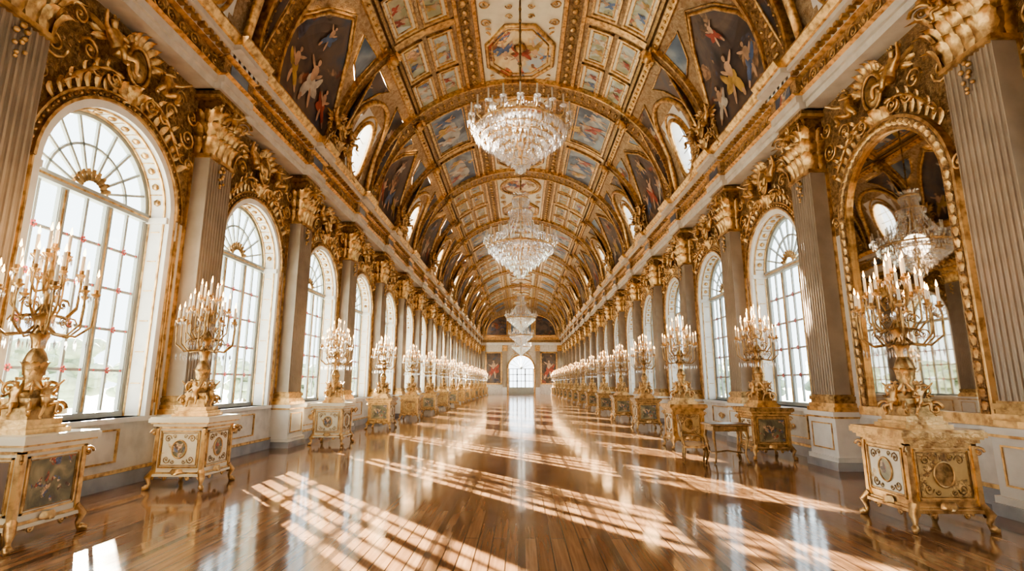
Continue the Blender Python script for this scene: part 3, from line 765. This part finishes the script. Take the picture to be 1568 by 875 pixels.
# ------------------------------------------------------------------ end wall
b = MB()
fn = lambda u, d, z: (u, Y1 + d, z)
arch_wall(b, fn, XW, XW, 1.75, 0.0, 3.6, ZC, CREAM, CREAM, .6, WHITE)
n = 30; vs = [(0, Y1, ZC)] + [(VP(pi * i / n, 0)[0] * 1.02, Y1, VP(pi * i / n, 0)[2] + .05) for i in range(n + 1)]
b.add(vs, [(0, i, i + 1) for i in range(1, n + 1)], PALEG)
def flatframe(x0, x1, z0, z1, w, mat):
    for q in ((x0, x1, z0, z0 + w), (x0, x1, z1 - w, z1), (x0, x0 + w, z0, z1), (x1 - w, x1, z0, z1)): b.box(q[0], q[1], Y1 - .12, Y1, q[2], q[3], mat)
for s_ in (-1, 1):
    for x in (s_ * 2.3, s_ * 5.4):
        b.box(x - .3, x + .3, Y1 - .3, Y1, 0, 1, WHITE); b.box(x - .25, x + .25, Y1 - .25, Y1, 1, 6.0, TAUPE); b.box(x - .35, x + .35, Y1 - .35, Y1, 6.0, 6.8, GOLD)
    a, c = sorted((s_ * 2.8, s_ * 4.95)); b.box(a, c, Y1 - .05, Y1, 1.5, 5.8, P_DARK); flatframe(a - .1, c + .1, 1.4, 5.9, .18, GOLD)
    painted_figure(b, lambda p, q, l: (s_ * 3.88 + p, Y1 - .055 - l, 3.8 + q), 1.7, 1 + s_, DRAPES[0])
    pts = [(s_ * 2.0, 8.2), (s_ * 4.9, 8.2)] + [(s_ * (2.0 + 2.9 * cos(pi / 2 * i / 8)), 8.6 + 2.5 * sin(pi / 2 * i / 8)) for i in range(9)]
    b.add([(x, Y1 - .05, z) for x, z in pts], [tuple(range(len(pts)))], P_DARK); b.tube([(x, Y1 - .06, z) for x, z in pts], .1, 6, GOLD, True)
b.box(-XW, XW, Y1 - .35, Y1, 6.85, 7.2, WHITE); b.box(-XW, XW, Y1 - .3, Y1, 7.2, 7.55, GOLDR); b.box(-XW, XW, Y1 - .6, Y1, 7.55, 7.9, GOLD)
b.tube([(1.85 * cos(pi * i / 16), Y1 - .05, 3.6 + 1.85 * sin(pi * i / 16)) for i in range(17)], .12, 6, GOLD)
for s_ in (-1, 1): b.box(s_ * 1.75, s_ * 1.95, Y1 - .1, Y1, 0, 3.6, GOLD)
b.box(-1.5, 1.5, Y1 - .06, Y1, 8.3, 11.3, P_BLUE); flatframe(-1.6, 1.6, 8.2, 11.4, .18, GOLD)
obj('wall_end', b.mesh('wall_end'))
b = MB()
for x in (-1.7, -.57, .57, 1.7): b.box(x - .08, x + .08, Y1 + .3, Y1 + .4, 0, 3.6, FRAMEW)
for z in (.0, .9, 1.8, 2.7, 3.5): b.box(-1.74, 1.74, Y1 + .3, Y1 + .38, z, z + .1, FRAMEW)
for i in range(1, 8):
    a = pi * i / 8; b.tube([(0, Y1 + .34, 3.6), (1.74 * cos(a), Y1 + .34, 3.6 + 1.74 * sin(a))], .04, 4, FRAMEW)
for x in (-1.13, 0, 1.13): b.box(x - .035, x + .035, Y1 + .3, Y1 + .38, 0, 3.6, FRAMEW)
b.box(-1.7, 1.7, Y1 + .32, Y1 + .37, 0, .9, FRAMEW)
obj('door_1', b.mesh('door_1'))
obj('gilded_cherub_sculpture', CARTM, (0, Y1 - .15, 5.9), 0, 1.0)

# ------------------------------------------------------------------ cabinet
def cabinet(face, inner, inner2=None):
    b = MB(); h = .42
    for sx in (-1, 1):
        for sy in (-1, 1):
            px, py = sx * (h - .03), sy * (h - .03)
            b.tube([(px, py, .26), (px + sx * .06, py + sy * .06, .17), (px + sx * .035, py + sy * .035, .09), (px + sx * .05, py + sy * .05, .03), (px + sx * .10, py + sy * .10, .025)], [.055, .05, .028, .035, .03], 8, GOLD)
            b.ball((px + sx * .06, py + sy * .06, .04), (.045, .045, .04), GOLD)
            b.box(px - .03, px + .03, py - .03, py + .03, .25, .9, GOLD)
            b.leaf((px, py, .24), (0, 0, -1), (sx, sy, 0), .12, .14, .03, GOLD, 3, 4)
            b.spiral((px + sx * .04, py + sy * .04, .82), (sx * .7, sy * .7, 0), (0, 0, 1), .055, 1.3, .018, GOLD, 5, 12)
    b.box(-h, h, -h, h, .22, .25, GOLD); b.box(-h - .03, h + .03, -h - .03, h + .03, .19, .225, face)
    b.box(-h + .02, h - .02, -h + .02, h - .02, .25, .9, face)
    for z0, z1, e, m_ in ((.88, .91, .0, GOLD), (.91, .95, .03, face), (.95, .97, .06, GOLD), (.97, 1.03, .085, face), (1.03, 1.05, .07, face)):
        b.box(-h - e, h + e, -h - e, h + e, z0, z1, m_)
    for i in range(4):
        inn = inner if (i % 2 == 0 or inner2 is None) else inner2
        side = MB(); y = -h + .02
        for q in ((-.33, .33, .31, .33), (-.33, .33, .83, .85), (-.33, -.31, .31, .85), (.31, .33, .31, .85)): side.box(q[0], q[1], y - .02, y, q[2], q[3], GOLD)
        side.box(-.29, .29, y - .006, y, .35, .81, inn)
        for q in ((-.3, .3, .345, .355), (-.3, .3, .805, .815), (-.3, -.29, .345, .815), (.29, .3, .345, .815)): side.box(q[0], q[1], y - .014, y, q[2], q[3], GOLDB)
        if inn not in (P_DARK, P_SMALL):
            n = 20; o = [(.12 * cos(2 * pi * i_ / n), .58 + .13 * sin(2 * pi * i_ / n)) for i_ in range(n)]
            side.add([(x, y - .012, z) for x, z in o], [tuple(range(n))], P_SMALL if inn is P_CREAM else GOLDB); side.tube([(x, y - .014, z) for x, z in o], .012, 5, GOLD, True)
            for sx in (-1, 1):
                for sz in (-1, 1):
                    side.spiral((sx * .2, y - .012, .58 + sz * .15), (-sx, 0, 0), (0, 0, sz), .06, 1.5, .008, GOLDB, 4, 12)
                    side.spiral((sx * .09, y - .012, .58 + sz * .18), (sx, 0, 0), (0, 0, sz), .035, 1.3, .006, GOLDB, 4, 10)
        side.leaf((0, y - .02, .3), (0, 0, -1), (0, -1, 0), .22, .12, .03, GOLD, 4, 4)
        for sx in (-1, 1): side.spiral((sx * .2, -h, .17), (sx, 0, 0), (0, 0, 1), .06, 1.2, .018, GOLD, 5, 12)
        b.merge(side, Matrix.Rotation(i * pi / 2, 4, 'Z'))
    return b
CAB1 = cabinet(IVORY, P_CREAM).mesh('gilded_pedestal_cabinet')
CAB2 = cabinet(GOLDB, P_GOLDP).mesh('gilded_pedestal_cabinet')
CAB3 = cabinet(GOLDB, P_SMALL, P_CREAM).mesh('gilded_pedestal_cabinet')
CAB4 = cabinet(GOLD, P_GOLDP, P_CREAM).mesh('gilded_pedestal_cabinet')
CAB5 = cabinet(IVORY, P_DARK, P_SMALL).mesh('gilded_pedestal_cabinet')

# ------------------------------------------------------------------ candelabra
def candle(b, p, h=.17):
    x, y, z = p
    b.lathe([(.012, -.03), (.045, 0), (.05, .012), (.02, .015), (.024, .05), (.0, .05)], 8, GOLD, p)
    b.lathe([(.0175, .03), (.0175, .03 + h), (.004, .035 + h)], 7, CANDLE, p)
    b.lathe([(.002, 0), (.015, .018), (.010, .042), (.001, .08)], 6, FLAME, (x, y, z + h + .035))
    for i in range(6):
        a = 2 * pi * i / 6; b.octa((x + .045 * cos(a), y + .045 * sin(a), z - .035), .010, .06, CRYS)
def candelabra():
    b = MB()
    for z0, z1, r in ((0, .04, .27), (.04, .07, .24), (.07, .12, .21)): b.box(-r, r, -r, r, z0, z1, GOLD)
    b.box(-.16, .16, -.16, .16, .12, .3, GOLDB)
    for i in range(4):
        a = i * pi / 2 + pi / 4; d = Vector((cos(a), sin(a), 0))
        b.spiral(d * .24 + Vector((0, 0, .2)), d, (0, 0, 1), .075, 1.5, .02, GOLD)
        b.spiral(d * .17 + Vector((0, 0, .38)), -d, (0, 0, 1), .07, 1.5, .018, GOLD)
        M = Matrix.Rotation(i * pi / 2, 4, 'Z') @ Matrix.Translation((0, -.17, .25)) @ Matrix.Scale(.36, 4)
        b.merge(CH, M)
    b.lathe([(.16, .3), (.18, .34), (.10, .4), (.07, .46), (.10, .55), (.11, .62), (.08, .7), (.05, .74), (.04, .8), (.075, .84), (.085, .88), (.04, .93), (.03, 1.05), (.055, 1.1), (.025, 1.15), (.023, 1.4), (.04, 1.44), (.018, 1.5), (.018, 1.68)], 14, GOLDB)
    for i in range(8):
        a = 2 * pi * i / 8; d = (cos(a), sin(a), 0)
        b.leaf((.05 * d[0], .05 * d[1], .74), (0, 0, 1), d, .06, .2, .1, GOLD, 3, 5)
        b.leaf((.08 * d[0], .08 * d[1], .5), (0, 0, 1), d, .08, .17, .06, GOLD, 3, 5)
        b.leaf((.05 * d[0], .05 * d[1], .9), (0, 0, 1), d, .07, .22, .14, GOLD, 3, 5)
    for n, z, r, zt, ph in ((9, .98, .42, 1.27, 0), (8, 1.15, .29, 1.43, .3), (5, 1.38, .15, 1.6, .1)):
        for i in range(n):
            a = 2 * pi * i / n + ph; c, s_ = cos(a), sin(a)
            P = [(.03, z), (.3 * r, z - .1), (.7 * r, z - .12), (r, z - .02), (r * 1.03, zt - .1), (r, zt)]
            Q = []
            for j in range(len(P) - 1):
                for u in (0, .5): Q.append((P[j][0] + (P[j + 1][0] - P[j][0]) * u, P[j][1] + (P[j + 1][1] - P[j][1]) * u))
            Q.append(P[-1])
            b.tube([(q * c, q * s_, w) for q, w in Q], .011, 6, GOLDB)
            b.spiral((.55 * r * c, .55 * r * s_, z), (c, s_, 0), (0, 0, 1), .06, 1.3, .008, GOLDB, 4, 10)
            candle(b, (r * c, r * s_, zt), .12 + .07 * random.random())
            for q in (.4, .7, .95): b.octa((q * r * c, q * r * s_, z - .19), .013, .1, CRYS)
    candle(b, (0, 0, 1.68), .15)
    return b
CAN = candelabra().mesh('candelabra')
pt = bpy.data.lights.new('candle_light', 'POINT'); pt.energy = 20; pt.color = (1, .62, .3); pt.shadow_soft_size = .25
rowsL = [(-4.98, 5.3), (-4.98, 8.15), (-4.85, 13.7), (-4.8, 18.3)] + [(-4.75, 22.9 + 4.6 * i) for i in range(11)]
rowsR = [(4.42, 6.15), (5.08, 11.35), (3.95, 13.1), (4.25, 18.3)] + [(4.3, 22.9 + 4.6 * i) for i in range(11)]
for side, rows in ((-1, rowsL), (1, rowsR)):
    for i, (x, y) in enumerate(rows):
        if side < 0: me = (CAB5, CAB1, CAB1)[i] if i < 3 else (CAB3 if i % 2 else CAB2)
        else: me = CAB4 if i in (0, 2) else CAB3
        obj('gilded_pedestal_cabinet', me, (x, y, 0), 0, (.88, .88, .97))
        c = obj('candelabra', CAN, (x, y, 1.05 * .97), (i % 3) * .12, (.95, .95, 1.06 if (side > 0 and i == 0) else 1.13))
        L = bpy.data.objects.new('candle_light', pt); COL.objects.link(L); L.parent = c; L.location = (0, 0, 2.1)

# ------------------------------------------------------------------ chandelier
def chandelier(top):
    b = MB()
    def ring(r, z, t=.018, m_=GOLD): b.tube([(r * cos(2 * pi * i / 36), r * sin(2 * pi * i / 36), z) for i in range(36)], t, 5, m_, True)
    def drops(r, z, n, sz, h):
        for i in range(n):
            a = 2 * pi * (i + random.random() * .5) / n; b.octa((r * cos(a), r * sin(a), z - h * .3 + .03 * random.random()), sz * (.7 + .6 * random.random()), h * (.7 + .6 * random.random()), CRYS)
    b.ball((0, 0, .06), .07, CRYS, 10, 8)
    prof = [(.1, .16), (.2, .27), (.32, .39), (.45, .50), (.58, .61), (.70, .71), (.82, .81), (.92, .92)]
    for i, (r, z) in enumerate(prof):
        ring(r, z + .02, .009); drops(r, z, max(9, int(2 * pi * r / .085)), .032, .19)
        drops(r * .9, z + .05, max(6, int(2 * pi * r / .14)), .026, .15)
    ring(.96, 1.0, .03); ring(.8, 1.02, .015); drops(.98, .95, 64, .026, .2); ring(.5, 1.0, .02)
    b.lathe([(.03, .1), (.05, .5), (.12, .8), (.05, .95), (.1, 1.05), (.04, 1.15), (.07, 1.3), (.03, 1.4)], 12, GOLD)
    for n, r, z, zc in ((20, 1.08, .98, 1.2), (12, .68, 1.05, 1.36)):
        for i in range(n):
            a = 2 * pi * i / n; c, s_ = cos(a), sin(a)
            P = [(.05, z + .05), (.3 * r, z - .02), (.6 * r, z - .08), (.85 * r, z - .06), (r, z + .05), (r, zc)]
            b.tube([(q * c, q * s_, w) for q, w in P], .014, 5, GOLD)
            p = (r * c, r * s_, zc)
            b.lathe([(.01, -.04), (.075, 0), (.08, .015), (.02, .02), (.03, .05), (0, .05)], 8, CRYS, p)
            b.lathe([(.018, .03), (.018, .27), (.003, .275)], 6, CANDLE, p)
            for j in range(5):
                q = 2 * pi * j / 5; b.octa((p[0] + .07 * cos(q), p[1] + .07 * sin(q), zc - .05), .013, .11, CRYS)
            a2 = 2 * pi * (i + 1) / n
            for j in range(1, 6):
                u = j / 6; aa = a + (a2 - a) * u
                b.octa((r * cos(aa), r * sin(aa), zc - .02 - .14 * sin(pi * u)), .014, .05, CRYS)
    H = top
    for i in range(24):
        a = 2 * pi * i / 24; m_ = 20 if H > 2 else 8
        for j in range(m_):
            u = j / (m_ - 1); r = .74 * (1 - u) ** 2.2 + .2; z = 1.08 + (H - 1.25) * u
            if H <= 2: r = .45 * (1 - u) + .1
            b.octa((r * cos(a), r * sin(a), z), .02, .1, CRYS)
    if H > 2:
        ring(.24, H - .2, .025); drops(.27, H - .25, 26, .022, .18); ring(.36, H - .62, .015); drops(.38, H - .66, 34, .02, .14)
        for i in range(12):
            a = 2 * pi * i / 12; b.leaf((.2 * cos(a), .2 * sin(a), H - .2), (0, 0, 1), (cos(a), sin(a), 0), .1, .24, .12, CRYS, 3, 4)
    b.lathe([(.03, 1.3), (.05, 1.5), (.03, 1.6), (.05, H - .1), (.1, H - .02), (.03, H + .1)], 10, GOLD)
    return b
def hang(b, z0, z1):
    b.tube([(0, 0, z0), (0, 0, z1)], .022, 6, GOLDB)
    z = z0
    while z < z1: b.ball((0, 0, z), (.035, .035, .06), GOLDB, 6, 4); z += .28
    b.lathe([(.0, z1 + .02), (.22, z1), (.12, z1 - .1), (.03, z1 - .16)], 12, GOLD)
APEX = ZC + VB - .12
cl = bpy.data.lights.new('chandelier_light', 'POINT'); cl.energy = 60; cl.color = (1, .9, .75); cl.shadow_soft_size = .35
for i, (y, zb, top) in enumerate([(10.35, 5.85, 1.6), (15.4, 4.6, 2.75), (36, 5.0, 2.75), (45, 4.6, 2.75), (56, 4.4, 2.75)]):
    b = chandelier(top) if i < 3 else b2
    if i == 2:
        b2 = MB(); b2.merge(b)
    bb = MB(); bb.merge(b); hang(bb, top + .1, APEX - zb)
    o = obj('crystal_chandelier', bb.mesh('crystal_chandelier'), (0, y, zb))
    L = bpy.data.objects.new('chandelier_light', cl); COL.objects.link(L); L.parent = o; L.location = (0, 0, 1.0)

# ------------------------------------------------------------------ table and chair
b = MB()
for sx in (-1, 1):
    for sy in (-1, 1):
        b.tube([(sx * .36, sy * .24, .68), (sx * .4, sy * .27, .5), (sx * .34, sy * .22, .2), (sx * .38, sy * .26, .03), (sx * .42, sy * .29, .02)], [.035, .035, .018, .02, .022], 7, GOLDB)
b.box(-.4, .4, -.28, .28, .6, .7, GOLDB); b.box(-.46, .46, -.33, .33, .7, .74, DARKW)
b.box(-.47, .47, -.34, .34, .712, .728, GOLD); b.box(-.15, .15, -.285, -.28, .62, .68, GOLD)
b.tube([(-.36, 0, .18), (0, 0, .22), (.36, 0, .18)], .015, 6, GOLDB)
for sx in (-1, 1): b.tube([(sx * .35, -.23, .2), (sx * .36, 0, .18), (sx * .35, .23, .2)], .015, 6, GOLDB)
obj('console_table', b.mesh('console_table'), (4.0, 10.6, 0), 0, (.82, .85, 1))
b = MB()
for sx in (-1, 1):
    b.tube([(sx * .25, -.24, .42), (sx * .27, -.26, .25), (sx * .24, -.23, .02)], [.03, .025, .018], 7, GOLDB)
    b.tube([(sx * .22, .22, .02), (sx * .22, .2, .42), (sx * .23, .26, .75), (sx * .2, .3, 1.02)], [.02, .026, .022, .018], 7, GOLDB)
    b.tube([(sx * .25, -.2, .44), (sx * .28, -.2, .62), (sx * .29, -.05, .67), (sx * .24, .23, .68)], .018, 6, GOLDB)
b.tube([(-.2, .3, 1.02), (-.1, .31, 1.08), (0, .31, 1.11), (.1, .31, 1.08), (.2, .3, 1.02)], .022, 6, GOLDB)
b.box(-.26, .26, -.26, .23, .38, .43, GOLDB)
b.ball((0, -.015, .44), (.25, .24, .07), SEAT, 14, 8); b.ball((0, .27, .8), (.17, .045, .2), SEAT, 12, 8)
obj('gilt_armchair', b.mesh('gilt_armchair'), (3.3, 10.45, 0), 1.35, (.85, .85, .8))

# ------------------------------------------------------------------ light
w = bpy.data.worlds.new('sky'); scene.world = w; w.use_nodes = True
bg = w.node_tree.nodes['Background']; bg.inputs[0].default_value = (0.86, 0.94, 1.0, 1); bg.inputs[1].default_value = 5.0
s = bpy.data.lights.new('sun', 'SUN'); s.energy = 150; s.color = (1, .88, .70); s.angle = radians(.45)
so = bpy.data.objects.new('sun', s); COL.objects.link(so)
el = radians(18.5); az = radians(40)
d = Vector((sin(az) * cos(el), -cos(az) * cos(el), -sin(el)))
so.rotation_euler = d.to_track_quat('-Z', 'Y').to_euler(); so.location = (-30, 40, 25)

# ------------------------------------------------------------------ camera
cam = bpy.data.cameras.new('camera'); cam.sensor_width = 36; cam.lens = 36 * 796 / 1568; cam.clip_end = 500
co = bpy.data.objects.new('camera', cam); COL.objects.link(co)
co.location = (0, 0, 1.5); co.rotation_euler = (radians(90 + 10.7), 0, radians(1.0))
scene.camera = co
